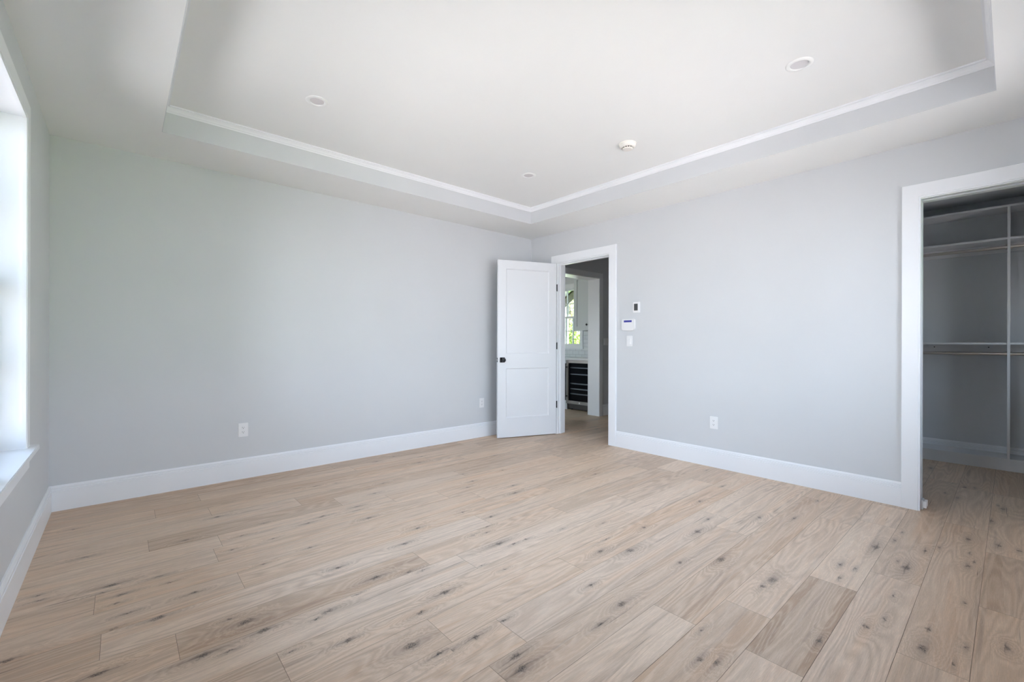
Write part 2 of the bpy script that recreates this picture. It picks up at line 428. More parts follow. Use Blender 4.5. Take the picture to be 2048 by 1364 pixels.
# ------------------------------------------------------------------ floor: planks as in the photo
ROW0, ROWW = 0.097, 0.1977
joints = {10: [.168, 1.25, 2.365], 8: [.451, 2.685], 12: [.453, 2.638], 13: [-.09, 2.10], 18: [.47, 2.664], 19: [.177, 2.37],
          15: [.448, 1.553], 16: [.121], 7: [.995, 1.83], 4: [1.835, 4.02], 11: [1.84], 2: [1.839, 2.67, 3.77, 4.24], 3: [2.121],
          1: [2.965, 5.4], 5: [2.925], 0: [2.265], -1: [2.945, 3.745], 17: [.998, 3.178], 9: [1.42], 6: [1.22], 14: [1.9]}
rnd = random.Random(11)
knots = [(-0.036,2.933,'b'),(0.005,2.795,'m'),(-0.066,2.874,'s'),(0.146,2.884,'m'),(0.184,2.778,'s'),(0.292,3.308,'e'),(0.561,3.159,'e'),(0.925,3.085,'e'),(1.037,3.141,'m'),(0.492,3.603,'e'),(0.71,3.28,'s'),(0.121,2.454,'b'),(-0.02,2.483,'m'),(-0.282,2.979,'s'),(-0.148,3.41,'e'),(0.868,2.373,'m'),(0.403,2.173,'b'),(0.447,2.06,'m'),(0.237,2.048,'b'),(0.317,2.007,'s'),(0.634,1.994,'s'),(0.571,1.98,'s'),(0.493,1.847,'s'),(-0.063,2.181,'b'),(-0.324,2.496,'b'),(0.688,1.767,'m'),(0.258,2.586,'m'),(-0.224,3.969,'s'),(0.35,2.238,'s'),(0.692,2.016,'m'),(0.483,2.981,'s'),(0.698,2.985,'s'),(-0.016,2.716,'s'),(0.576,2.677,'s'),(0.828,2.713,'s'),(-0.294,3.042,'s'),(0.019,2.584,'s'),(1.296,3.164,'m'),(1.269,2.907,'e'),(1.434,2.56,'m'),(1.911,2.376,'m'),(1.669,2.219,'e'),(1.691,2.028,'b'),(1.76,1.967,'m'),(1.853,1.962,'s'),(1.733,2.196,'s'),(1.268,2.396,'e'),(0.973,2.145,'b'),(1.129,2.087,'e'),(1.196,2.052,'s'),(1.454,1.886,'s'),(1.167,1.802,'b'),(0.997,1.736,'m'),(1.083,1.444,'m'),(0.863,1.571,'b'),(0.919,1.46,'m'),(1.133,1.254,'b'),(1.105,1.191,'b'),(1.535,1.161,'m'),(1.727,1.186,'b'),(2.294,1.201,'m'),(2.754,1.323,'b'),(2.07,1.567,'m'),(2.209,1.46,'b'),(2.13,1.918,'s'),(2.407,1.802,'s'),(1.744,1.377,'e'),(1.24,1.451,'e'),(0.959,1.444,'m'),(0.846,2.063,'s'),(2.553,1.584,'e'),(1.524,1.777,'s'),(2.224,1.639,'s'),(4.151,1.91,'s'),(3.788,1.606,'m'),(3.294,1.568,'e'),(3.002,1.369,'m'),(3.299,1.15,'m'),(3.466,0.985,'m'),(3.987,0.98,'s'),(2.498,1.067,'b'),(2.478,0.803,'b'),(2.374,0.811,'m'),(3.34,0.529,'b'),(3.728,0.459,'s'),(2.932,0.613,'m'),(2.935,0.55,'s'),(2.758,0.58,'s'),(3.537,0.471,'e'),(3.497,0.33,'e'),(3.617,0.282,'s'),(3.217,0.414,'s'),(3.154,0.371,'b'),(2.762,0.373,'s'),(2.368,0.406,'m'),(2.494,0.365,'s'),(2.112,0.512,'m'),(1.678,0.734,'m'),(1.647,0.782,'e'),(1.819,0.857,'s'),(2.545,0.229,'s'),(2.37,0.23,'b'),(2.507,0.117,'s'),(2.341,0.144,'s'),(2.931,0.142,'s'),(3.43,0.154,'e'),(3.522,0.135,'s'),(3.651,0.154,'s'),(4.427,0.09,'e'),(4.815,0.039,'m'),(4.888,0.065,'s'),(3.911,-0.032,'e'),(5.299,0.259,'s'),(5.339,0.201,'s'),(4.893,0.276,'m'),(3.904,0.175,'m'),(3.918,0.048,'e'),(2.622,0.009,'e'),(1.925,4.232,'m'),(2.147,4.305,'e'),(2.371,4.112,'e'),(2.233,3.923,'m'),(1.673,3.542,'m'),(1.519,3.483,'s'),(1.512,3.353,'m'),(1.059,3.147,'e'),(1.266,3.092,'s'),(2.277,3.091,'m'),(2.156,2.987,'m'),(2.469,2.773,'e'),(2.694,3.172,'m'),(2.336,3.317,'s'),(2.359,2.628,'m'),(1.814,2.573,'s'),(1.435,2.54,'m'),(1.792,2.264,'e'),(1.216,3.842,'s'),(1.375,3.812,'s'),(2.972,3.639,'e'),(3.252,2.523,'m'),(3.719,3.29,'s')]
SZ = {'s': 0.0075, 'm': 0.0125, 'b': 0.019, 'e': 0.011}
kn = []
for i, (x, y, k) in enumerate(knots): kn.append((x, y, SZ[k] * rnd.uniform(0.85, 1.2)))
for i in range(150):
    x, y = rnd.uniform(2.5, 6.6), rnd.uniform(-0.5, 8.5)
    if -0.5 < y < 4.4 and x < 4.3: continue
    kn.append((x, y, rnd.choice((0.007, 0.010, 0.014, 0.018))))
rows = {}
for q in kn:
    rows.setdefault(int(math.floor((q[1] - ROW0) / ROWW)), []).append(q)
fv, ff, fp, fk = [], [], [], []
XA, XB = -0.40, 7.9
for r_ in range(-9, 46):
    y0 = ROW0 + r_ * ROWW; y1 = y0 + ROWW
    rr = random.Random(r_ * 7 + 3)
    js = list(joints.get(r_, [rr.uniform(0.2, 1.8)]))
    x = js[0]
    while x > XA: x -= rr.choice((1.2, 1.5, 1.9, 1.9)); js.insert(0, x)
    x = js[-1]
    while x < XB: x += rr.choice((1.1, 1.5, 1.9, 1.9)); js.append(x)
    if y1 < -1.1 or y0 > 9.0: continue
    g = 0.0007
    for a, b in zip(js[:-1], js[1:]):
        a = max(a, XA); b = min(b, XB)
        if b - a < 0.02: continue
        if y0 > DY2 + 0.1 and a < 2.0: a = max(a, 2.3)
        if b - a < 0.02: continue
        rv = (rr.random(), rr.random(), rr.random())
        near = [q for q in rows.get(r_, []) if a < q[0] < b]
        nx = max(1, int(round((b - a) / 0.05))); ny = 4
        k = len(fv)
        for i in range(nx + 1):
            for j in range(ny + 1):
                fv.append((a + g + (b - a - 2 * g) * i / nx, y0 + g + (ROWW - 2 * g) * j / ny, 0.0))
        for i in range(nx):
            for j in range(ny):
                ff.append((k + i * (ny + 1) + j, k + (i + 1) * (ny + 1) + j, k + (i + 1) * (ny + 1) + j + 1, k + i * (ny + 1) + j + 1))
                fp.append(rv)
                cx = a + (b - a) * (i + .5) / nx; cy_ = y0 + ROWW * (j + .5) / ny
                best, bd = (0, 0, 0), 1e9
                for q in near:
                    d = math.hypot((q[0] - cx) / 4.0, q[1] - cy_) / q[2]
                    if d < bd: bd, best = d, q
                fk.append(best)
me = bpy.data.meshes.new('floor'); me.from_pydata(fv, [], ff)
at_ = me.attributes.new('plank', 'FLOAT_VECTOR', 'FACE'); at_.data.foreach_set('vector', [c for t_ in fp for c in t_])
at_ = me.attributes.new('knot', 'FLOAT_VECTOR', 'FACE'); at_.data.foreach_set('vector', [c for t_ in fk for c in t_])
me.materials.append(M['oak'])
fo = bpy.data.objects.new('floor', me); C.objects.link(fo); struct(fo)
struct(box((-0.59, -1.5, -0.30), (8.0, 9.2, -0.0022)).build('floor_base', M['under']))

# ------------------------------------------------------------------ casings and jambs
CP = [(0.0, 0.0), (0.0, 0.0155), (0.010, 0.0155), (0.0115, 0.0195), (0.100, 0.0195), (0.1025, 0.017), (0.1025, 0.0)]
def casing_x(name, wallx, sgn, ya, yb, head, label=None, wdt=0.1025, z0=0.0, mtl=None):
    # casing on a wall plane x = wallx, standing off towards sgn; ya < yb inner edges
    pr = [(o * wdt / 0.1025, t_) for o, t_ in CP]
    path = [(ya, z0), (ya, head), (yb, head), (yb, z0)]     # (y, z): left normal points outwards
    o = MB().sweep(path, pr, lambda y, z, t_: (wallx + sgn * t_, y, z)).build(name, mtl or M['trim'])
    return struct(o, label)
def casing_y(name, wally, sgn, xa, xb, head, label=None, wdt=0.09):
    pr = [(o * wdt / 0.1025, t_) for o, t_ in CP]
    path = [(xa, 0), (xa, head), (xb, head), (xb, 0)]
    o = MB().sweep(path, pr, lambda x, z, t_: (x, wally + sgn * t_, z)).build(name, M['trim'])
    return struct(o, label)
casing_x('trim_3', WX, -1, 3.147, 3.974, HEAD + 0.003, 'white casing round the bedroom doorway')
casing_x('trim_4', WX2, 1, 3.147, 3.974, HEAD + 0.003, 'white casing on the hall side of the bedroom doorway')
casing_x('trim_5', WX, -1, -0.372, 0.434, HEAD + 0.005, 'white casing round the closet opening')
casing_y('trim_6', DY, -1, 4.945, 5.852, 2.252, 'white casing round the hall opening to the kitchen')
# jamb of the bedroom doorway, with stops
j = MB()
j.box((WX, 3.132, 0), (WX2, 3.150, HEAD)).box((WX, 3.968, 0), (WX2, 3.985, HEAD)).box((WX, 3.132, HEAD - 0.004), (WX2, 3.985, HEAD + 0.012))
j.box((WX + 0.040, 3.150, 0), (WX + 0.078, 3.161, HEAD - 0.004)).box((WX + 0.040, 3.957, 0), (WX + 0.078, 3.968, HEAD - 0.004)).box((WX + 0.040, 3.161, HEAD - 0.015), (WX + 0.078, 3.957, HEAD - 0.004))
struct(j.build('trim_7', M['trim'], bevel=0.001), 'white jamb and stop of the bedroom doorway')
# pocket door jamb of the closet: split jamb with a track slot
j = MB()
for x0, x1 in ((WX, WX + 0.048), (WX + 0.086, WX2 + 0.012)):
    j.box((x0, 0.436, 0), (x1, 0.448, HEAD + 0.004)).box((x0, -0.385, 0), (x1, -0.372, HEAD + 0.004)).box((x0, -0.385, HEAD + 0.0), (x1, 0.448, HEAD + 0.018))
j.box((WX + 0.048, 0.443, 0), (WX + 0.086, 0.448, HEAD + 0.01)).box((WX + 0.048, -0.385, HEAD + 0.014), (WX + 0.086, 0.448, HEAD + 0.018))
struct(j.build('trim_8', M['trim']), 'white split jamb of the closet pocket door')
# hall to kitchen opening jamb
j = MB().box((5.852, DY, 0), (5.862, DY2, 2.262)).box((4.93, DY, 0), (4.945, DY2, 2.262)).box((4.945, DY, 2.250), (5.852, DY2, 2.262))
struct(j.build('trim_9', M['trim']), 'white jamb of the hall opening to the kitchen')

# ------------------------------------------------------------------ windows
def hung_window(parent, x, sg, y0, y1, z0, z1, cols, rows_, swap=False):
    class SB(MB):
        def box(s, p, q, mx=None):
            if swap: p, q = (p[1], p[0], p[2]), (q[1], q[0], q[2])
            return MB.box(s, p, q, mx)
    # double hung unit in a wall plane; sg = +1 when outside lies at +x. x = inner sash face
    zm = (z0 + z1) / 2
    for k, (a, b) in enumerate(((z0, zm + 0.022), (zm - 0.022, z1))):
        xi = x + sg * (0.038 * k); xo = xi + sg * 0.034
        x0, x1 = min(xi, xo), max(xi, xo)
        s = SB(); st = 0.042; bt = 0.055 if k == 0 else 0.042
        s.box((x0, y0, a), (x1, y0 + st, b)).box((x0, y1 - st, a), (x1, y1, b))
        s.box((x0, y0 + st, a), (x1, y1 - st, a + (bt if k == 0 else 0.040))).box((x0, y0 + st, b - 0.040), (x1, y1 - st, b))
        sash = s.build('sash', M['trim'], parent)
        ya, yb, za, zb = y0 + st, y1 - st, a + (bt if k == 0 else 0.040), b - 0.040
        xm = (x0 + x1) / 2
        p = SB().box((xm - 0.002, ya, za), (xm + 0.002, yb, zb)).build('pane', M['glass'], sash)
        mi = SB(); mo = SB()
        for c_ in range(1, cols):
            yy = ya + (yb - ya) * c_ / cols
            i0, i1 = sorted((xi, xm - sg * 0.002)); mi.box((i0 + .001, yy - 0.009, za), (i1, yy + 0.009, zb))
            i0, i1 = sorted((xm + sg * 0.002, xo)); mo.box((i0, yy - 0.010, za), (i1 - .001, yy + 0.010, zb))
        for c_ in range(1, rows_):
            zz = za + (zb - za) * c_ / rows_
            i0, i1 = sorted((xi, xm - sg * 0.002)); mi.box((i0 + .0015, ya, zz - 0.009), (i1, yb, zz + 0.009))
            i0, i1 = sorted((xm + sg * 0.002, xo)); mo.box((i0, ya, zz - 0.010), (i1 - .0015, yb, zz + 0.010))
        mi.build('muntin', M['trim'], sash); q = mo.build('muntin', M['black'], sash); q['label'] = 'dark outer face of the glazing bars'

wroot = bpy.data.objects.new('window_1', None); C.objects.link(wroot); struct(wroot, 'white triple window in the left wall')
wf = MB()
xo, xi = LX - 0.22, LX
wf.box((xo, WY0 - 0.012, WZ0), (xi, WY0, WZ1)).box((xo, WY1, WZ0), (xi, WY1 + 0.012, WZ1)).box((xo, WY0 - 0.012, WZ1), (xi, WY1 + 0.012, WZ1 + 0.012))
W3 = (WY1 - WY0 - 0.12) / 3
ys = []
y = WY0
for i in range(3):
    ys.append((y, y + W3)); y += W3 + 0.06
for i in range(2): wf.box((xo, ys[i][1], WZ0), (xi + 0.004, ys[i + 1][0], WZ1))
wf.build('window_frame', M['trim'], wroot)
for a, b in ys: hung_window(wroot, LX - 0.135, -1, a, b, WZ0 + 0.004, WZ1 - 0.002, 2, 2)
st = MB(); zt, zb = WZ0, WZ0 - 0.026
out = [(LX - 0.24, WY0 - 0.012), (LX, WY0 - 0.012), (LX, WY0 - 0.13), (-0.329, WY0 - 0.13), (-0.329, WY1 + 0.108), (LX, WY1 + 0.108), (LX, WY1 + 0.012), (LX - 0.24, WY1 + 0.012)]
st.v = [(x, y, zb) for x, y in out] + [(x, y, zt) for x, y in out]
st.f = [list(range(8))[::-1], list(range(8, 16))] + [[i, (i + 1) % 8, 8 + (i + 1) % 8, 8 + i] for i in range(8)]
st.build('window_sill', M['trim'], wroot, bevel=0.003)
box((LX, WY0 - 0.095, WZ0 - 0.116), (LX + 0.018, WY1 + 0.085, WZ0 - 0.026)).build('apron', M['trim'], wroot, bevel=0.002)
casing_x('casing', LX, 1, WY0 + 0.006, WY1 - 0.006, WZ1 - 0.006, wdt=0.09, z0=WZ0).parent = wroot
del bpy.data.objects['casing']['kind']

# glazed door on the other side of the kitchen, small closet window
kd = bpy.data.objects.new('door_3', None); C.objects.link(kd); struct(kd, 'white glazed door on the far side of the kitchen')
a, b, c_, d = KP
f = MB()
for yy in (a, (a + b) / 2 - 0.04, b - 0.08): f.box((2.30, yy, c_), (2.36, yy + 0.08, d))
f.box((2.301, a, c_), (2.359, b, c_ + 0.2)).box((2.301, a, d - 0.10), (2.359, b, d)); f.build('door_frame', M['trim'], kd)
box((2.328, a + 0.05, c_ + .1), (2.332, b - 0.05, d - .05)).build('pane', M['glass'], kd)
kd = bpy.data.objects.new('window_5', None); C.objects.link(kd); struct(kd, 'small white window at the near end of the closet')
a, b, c_, d = CW
f = MB().box((a, -1.24, c_), (a + .04, -1.20, d)).box((b - .04, -1.24, c_), (b, -1.20, d)).box((a + .04, -1.24, c_), (b - .04, -1.20, c_ + .04)).box((a + .04, -1.24, d - .04), (b - .04, -1.20, d)); f.build('window_frame', M['trim'], kd)
box((a + .04, -1.222, c_ + .04), (b - .04, -1.218, d - .04)).build('pane', M['glass'], kd)

# the window behind the camera is the same kind, turned a quarter
def front_window():
    r = bpy.data.objects.new('window_4', None); C.objects.link(r); struct(r, 'white double window in the wall behind the camera')
    a, b, c_, d = FW
    f = MB().box((a - 0.012, FY - 0.18, c_), (a, FY, d)).box((b, FY - 0.18, c_), (b + 0.012, FY, d)).box((a - 0.012, FY - 0.18, d), (b + 0.012, FY, d + 0.012))
    mid = (a + b) / 2
    f.box((mid - 0.03, FY - 0.18, c_), (mid + 0.03, FY + 0.004, d)); f.build('window_frame', M['trim'], r)
    MB().box((a - 0.012, FY - 0.20, c_ - 0.026), (b + 0.012, FY, c_)).box((a - 0.13, FY, c_ - 0.026), (b + 0.13, FY + 0.053, c_)).build('window_sill', M['trim'], r, bevel=0.003)
    box((a - 0.095, FY, c_ - 0.116), (b + 0.095, FY + 0.018, c_ - 0.026)).build('apron', M['trim'], r)
    pr = [(o * 0.09 / 0.1025, t_) for o, t_ in CP]
    MB().sweep([(a, c_), (a, d + 0.003), (b, d + 0.003), (b, c_)], pr, lambda x, z, t_: (x, FY + t_, z)).build('casing', M['trim'], r)
    for y0, y1 in ((a + .002, mid - .03), (mid + .03, b - .002)):
        hung_window(r, FY - 0.095, -1, y0, y1, c_ + 0.004, d - 0.002, 2, 2, swap=True)
front_window()

# kitchen window units
for i, (a, b, c_, d) in enumerate(KW):
    kr = bpy.data.objects.new('window_%d' % (i + 2), None); C.objects.link(kr)
    struct(kr, 'white double-hung kitchen window with glazing bars')
    f = MB().box((EX, a - 0.0, c_), (EX + 0.24, a + 0.010, d)).box((EX, b - 0.010, c_), (EX + 0.24, b, d)).box((EX, a + .01, d - 0.01), (EX + 0.24, b - .01, d)).box((EX, a + .01, c_), (EX + 0.24, b - .01, c_ + 0.01))
    f.build('window_frame', M['trim'], kr)
    if i == 0: hung_window(kr, EX + 0.012, 1, a + 0.01, b - 0.01, c_ + 0.01, d - 0.01, 3, 2)
    else:
        mid = (a + b) / 2
        for q0, q1 in ((a + .01, mid - .03), (mid + .03, b - .01)): hung_window(kr, EX + 0.012, 1, q0, q1, c_ + 0.01, d - 0.01, 3, 2)
        box((EX, mid - .03, c_ + .01), (EX + 0.2, mid + .03, d - .01)).build('mullion', M['trim'], kr)
    cs = MB().box((EX - 0.018, a - 0.045, c_ - 0.03), (EX, a + 0.004, d + 0.055)).box((EX - 0.018, b - 0.004, c_ - 0.03), (EX, b + 0.045, d + 0.055))
    cs.box((EX - 0.018, a + .004, d - 0.004), (EX, b - .004, d + 0.055)).box((EX - 0.026, a - 0.055, c_ - 0.035), (EX, b + 0.055, c_ + 0.002)).box((EX - 0.03, a - 0.06, d + 0.055), (EX, b + 0.06, d + 0.075))
    cs.build('casing', M['trim'], kr)

# ------------------------------------------------------------------ bedroom door leaf
HP = Vector((4.285, 3.963, 0)); FP = Vector((3.515, 4.243, 0)); u = (HP - FP).normalized()
ang = math.atan2(u.y, u.x)
# local frame: x from the free edge to the hinge, -y towards the camera, z up
dl = bpy.data.objects.new('door_1', None); C.objects.link(dl); dl.location = FP; dl.rotation_euler = (0, 0, ang)
struct(dl, 'white two-panel bedroom door standing open'); LW = 0.815; LT = 0.036; Z0, Z1 = 0.010, 2.240
d = MB()
# stiles, rails, recessed panels
SX0, SX1 = 0.110, 0.708
panels = ((0.255, 0.879), (1.063, 2.134))
d.box((0, 0, Z0), (SX0, LT, Z1)).box((SX1, 0, Z0), (LW, LT, Z1))
zz = [Z0, panels[0][0], panels[0][1], panels[1][0], panels[1][1], Z1]
for i in (0, 2, 4): d.box((SX0, 0, zz[i]), (SX1, LT, zz[i + 1]))
for a, b in panels:
    d.box((SX0, 0.010, a), (SX1, LT - 0.010, b))
    # sticking: small sloped step round the panel, both faces
    for yy, s_ in ((0.0, 1), (LT, -1)):
        k = len(d.v); q = 0.012
        for (x0, z0, x1, z1, h_) in ((SX0, a, SX1, b, 0.004), (SX0 + q, a + q, SX1 - q, b - q, 0.0101)):
            d.v += [(x0, yy + s_ * h_, z0), (x1, yy + s_ * h_, z0), (x1, yy + s_ * h_, z1), (x0, yy + s_ * h_, z1)]
        for i in range(4):
            jn = (i + 1) % 4; d.f.append([k + i, k + jn, k + 4 + jn, k + 4 + i])
d.build('door_panel', M['door'], dl)
MX = Matrix.Translation((0.060, 0, 0.985)) @ Matrix.Rotation(math.pi / 2, 4, 'X')     # local z -> -y
kb = MB().lathe([(0.0001, 0.0), (0.011, 0.0), (0.011, 0.022), (0.0115, 0.026), (0.024, 0.036), (0.0275, 0.046), (0.0275, 0.056), (0.023, 0.064), (0.0001, 0.066)], 40, MX)
kb.build('door_knob', M['black'], dl, smooth=True)
box((0.028, -0.008, 0.953), (0.092, 0.0, 1.017)).build('knob_rosette', M['black'], dl, bevel=0.0015)
MX2 = Matrix.Translation((0.060, LT, 0.985)) @ Matrix.Rotation(-math.pi / 2, 4, 'X')
MB().lathe([(0.0001, 0.0), (0.011, 0.0), (0.011, 0.022), (0.024, 0.036), (0.0275, 0.046), (0.0275, 0.056), (0.023, 0.064), (0.0001, 0.066)], 40, MX2).build('door_knob', M['black'], dl, smooth=True)
box((0.028, LT, 0.953), (0.092, LT + 0.008, 1.017)).build('knob_rosette', M['black'], dl, bevel=0.0015)
lp = box((-0.0012, 0.006, 0.957), (0.0, 0.030, 1.013)).build('latch_plate', M['black'], dl)
MB().lathe([(0.0001, 0), (0.008, 0), (0.008, 0.010), (0.0001, 0.010)], 20, Matrix.Translation((-0.0012, 0.018, 0.985)) @ Matrix.Rotation(-math.pi / 2, 4, 'Y')).build('latch_bolt', M['chrome'], lp)
for z in (0.393, 1.162, 1.925):
    hb = MB().lathe([(0.0001, -0.045), (0.0065, -0.045), (0.0065, 0.045), (0.0001, 0.045)], 16, Matrix.Translation((LW + 0.010, 0.001, z)))
    hb.box((LW - 0.002, 0.001, z - 0.045), (LW + 0.008, 0.004, z + 0.045)); hb.build('hinge', M['black'], dl)

# ------------------------------------------------------------------ small fittings
def outlet(name_loc, rotz, label):
    r = thing('wall_outlet', label, 'outlet', name_loc, rotz, 'duplex wall outlets')
    # local: plate in xz plane, sticking out to -y
    p = box((-0.0385, -0.0065, -0.060), (0.0385, 0, 0.060)).build('cover_plate', M['plastic'], r, bevel=0.0028)
    MB().lathe([(0.0001, 0), (0.003, 0), (0.003, 0.0012), (0.0001, 0.0016)], 12, Matrix.Translation((0, -0.0065, 0)) @ Matrix.Rotation(math.pi / 2, 4, 'X')).build('screw', M['plastic'], p)
    for z in (0.0195, -0.0195):
        q = MB(); k = []
        n_ = 32
        for i in range(n_):
            a = 2 * math.pi * i / n_; x = 0.0172 * math.cos(a); zz = 0.0172 * math.sin(a); zz = max(-0.0135, min(0.0135, zz)); k.append((x, zz))
        for yv in (-0.0064, -0.0085):
            q.v += [(x, yv, z + zz) for x, zz in k]
        q.f.append(list(range(n_))); q.f.append(list(range(n_, 2 * n_))[::-1])
        for i in range(n_): q.f.append([i, (i + 1) % n_, n_ + (i + 1) % n_, n_ + i])
        rc = q.build('receptacle', M['plastic'], r)
        s = MB().box((-0.0075, -0.0089, z - 0.001), (-0.0052, -0.0084, z + 0.0075)).box((0.0052, -0.0089, z + 0.0005), (0.0075, -0.0084, z + 0.0070))
        s.lathe([(0.0001, 0.0), (0.0028, 0.0), (0.0028, 0.0005), (0.0001, 0.0005)], 12, Matrix.Translation((0, -0.0084, z - 0.0065)) @ Matrix.Rotation(math.pi / 2, 4, 'X'))
        s.build('socket_slots', M['dark'], rc)
    return r
outlet((0.803, DY, 0.427), 0, 'white duplex outlet low on the left grey wall, nearer the window')
outlet((3.444, DY, 0.433), 0, 'white duplex outlet low on the left grey wall, beside the open door')
outlet((WX, 1.914, 0.430), math.radians(-90), 'white duplex outlet low on the wall between doorway and closet')
# rotz -90: local -y -> -x

def side_thing(name, label, cat, y, z):
    return thing(name, label, cat, (WX, y, z), math.radians(-90))
t = side_thing('thermostat', 'white wall thermostat with dark screen, above the alarm keypad', 'thermostat', 2.775, 1.601)
box((-0.043, -0.004, -0.060), (0.043, 0, 0.060)).build('wall_plate', M['plastic'], t, bevel=0.0015)
box((-0.040, -0.022, -0.057), (0.040, -0.004, 0.057)).build('thermostat_body', M['plastic'], t, bevel=0.004)
box((-0.0235, -0.0228, -0.0365), (0.0235, -0.0215, 0.0385)).build('screen', M['screen'], t)
t = side_thing('alarm_keypad', 'white rounded alarm keypad with narrow blue display', 'keypad', 2.876, 1.407)
# rounded body: corners rounder at the bottom
def rounded(w_, h0, h1, rt, rb, n=8):
    pts = []
    for cx, cz, r_, a0 in ((w_ - rt, h1 - rt, rt, 0), (-w_ + rt, h1 - rt, rt, 90), (-w_ + rb, h0 + rb, rb, 180), (w_ - rb, h0 + rb, rb, 270)):
        for i in range(n + 1):
            a = math.radians(a0 + 90 * i / n); pts.append((cx + r_ * math.cos(a), cz + r_ * math.sin(a)))
    return pts
pts = rounded(0.088, -0.065, 0.065, 0.014, 0.032); n_ = len(pts); q = MB()
for yv, s_ in ((0.0, 0.96), (-0.006, 1.0), (-0.020, 0.99), (-0.025, 0.955)):
    q.v += [(x * s_, yv, z * s_) for x, z in pts]
for l_ in range(3):
    for i in range(n_): q.f.append([l_ * n_ + i, l_ * n_ + (i + 1) % n_, (l_ + 1) * n_ + (i + 1) % n_, (l_ + 1) * n_ + i])
q.f.append(list(range(n_))); q.f.append(list(range(3 * n_, 4 * n_))[::-1])
q.build('keypad_body', M['plastic'], t, smooth=True)
box((-0.052, -0.0265, 0.029), (0.050, -0.0248, 0.052)).build('display', M['blue'], t)
t = side_thing('light_switch', 'white rocker light switch below the alarm keypad', 'light switch', 2.867, 1.224)
box((-0.0385, -0.0065, -0.060), (0.0385, 0, 0.060)).build('cover_plate', M['plastic'], t, bevel=0.0028)
rk = MB(); k = [(-0.0165, -0.0064, -0.033), (0.0165, -0.0064, -0.033), (0.0165, -0.0064, 0.033), (-0.0165, -0.0064, 0.033), (-0.0165, -0.0125, -0.033), (0.0165, -0.0125, -0.033), (0.0165, -0.0085, 0.033), (-0.0165, -0.0085, 0.033)]
rk.v = k; rk.f = [[0, 1, 2, 3], [4, 5, 6, 7], [0, 1, 5, 4], [1, 2, 6, 5], [2, 3, 7, 6], [3, 0, 4, 7]]
rk.build('rocker', M['plastic'], t)
box((-0.006, -0.0093, 0.020), (0.006, -0.0085, 0.022)).build('indicator_slot', M['lens'], t)
t = thing('light_switch', 'double light switch on the dim hall wall beside the kitchen opening', 'light switch', (6.045, DY, 1.222), 0)
box((-0.060, -0.0065, -0.060), (0.060, 0, 0.060)).build('cover_plate', M['plastic'], t, bevel=0.0025)
for x in (-0.024, 0.024): box((x - 0.0165, -0.0105, -0.033), (x + 0.0165, -0.006, 0.033)).build('rocker', M['plastic'], t, bevel=0.001)

def recessed(x, y, label):
    t = thing('recessed_light', label, 'ceiling light', (x, y, TZ), 0, 'recessed ceiling lights')
    MB().lathe([(0.0445, 0.0), (0.0445, -0.0005), (0.047, -0.0045), (0.051, -0.0065), (0.066, -0.0045), (0.0705, -0.0015), (0.0705, 0.0)], 64).build('trim_ring', M['ceil'], t, smooth=True)
    MB().lathe([(0.0001, -0.0018), (0.0446, -0.0018), (0.0446, -0.0002), (0.0001, -0.0002)], 48).build('lens', M['lens'], t)
recessed(2.978, 0.829, 'unlit recessed ceiling light nearest the closet, largest in view')
recessed(0.992, 3.133, 'unlit recessed ceiling light near the left corner of the recess')
recessed(2.984, 3.138, 'unlit recessed ceiling light near the far corner, smallest in view')

t = thing('smoke_detector', 'round white smoke detector on the recessed ceiling', 'smoke detector', (3.115, 2.095, TZ))
MB().lathe([(0.0001, 0), (0.069, 0), (0.070, -0.004), (0.069, -0.009), (0.0001, -0.009)], 56).build('mounting_base', M['warm_plastic'], t, smooth=True)
bd = MB().lathe([(0.0001, -0.009), (0.066, -0.009), (0.0655, -0.018), (0.061, -0.028), (0.054, -0.034), (0.047, -0.035), (0.045, -0.030), (0.0001, -0.030)], 56).build('detector_body', M['warm_plastic'], t, smooth=True)
MB().lathe([(0.0001, -0.030), (0.037, -0.030), (0.037, -0.040), (0.0001, -0.040)], 40).build('sensor_core', M['dark'], t)
cg = MB()
for i in range(12):
    a = 2 * math.pi * i / 12
    cg.box((-0.003, 0.0355, -0.043), (0.003, 0.0425, -0.030), Matrix.Rotation(a, 4, 'Z'))
cg.lathe([(0.0001, -0.040), (0.041, -0.040), (0.040, -0.047), (0.034, -0.050), (0.0001, -0.051)], 40)
cg.build('sensor_cage', M['warm_plastic'], t)

# little white floor guide of the pocket door
g_ = thing('door_guide', 'small white pocket door guide on the floor at the closet jamb', 'door guide', (WX + 0.067, 0.415, 0))
MB().box((-0.034, 0.006, 0.0), (0.034, 0.020, 0.070)).box((-0.034, -0.012, 0.014), (-0.024, 0.006, 0.062)).box((0.024, -0.012, 0.014), (0.034, 0.006, 0.062)).build('bracket', M['plastic'], g_, bevel=0.002)
MB().lathe([(0.0001, 0), (0.004, 0), (0.004, 0.004), (0.0001, 0.004)], 12, Matrix.Translation((0, 0.006, 0.036)) @ Matrix.Rotation(math.pi / 2, 4, 'X')).build('screw', M['chrome'], g_)

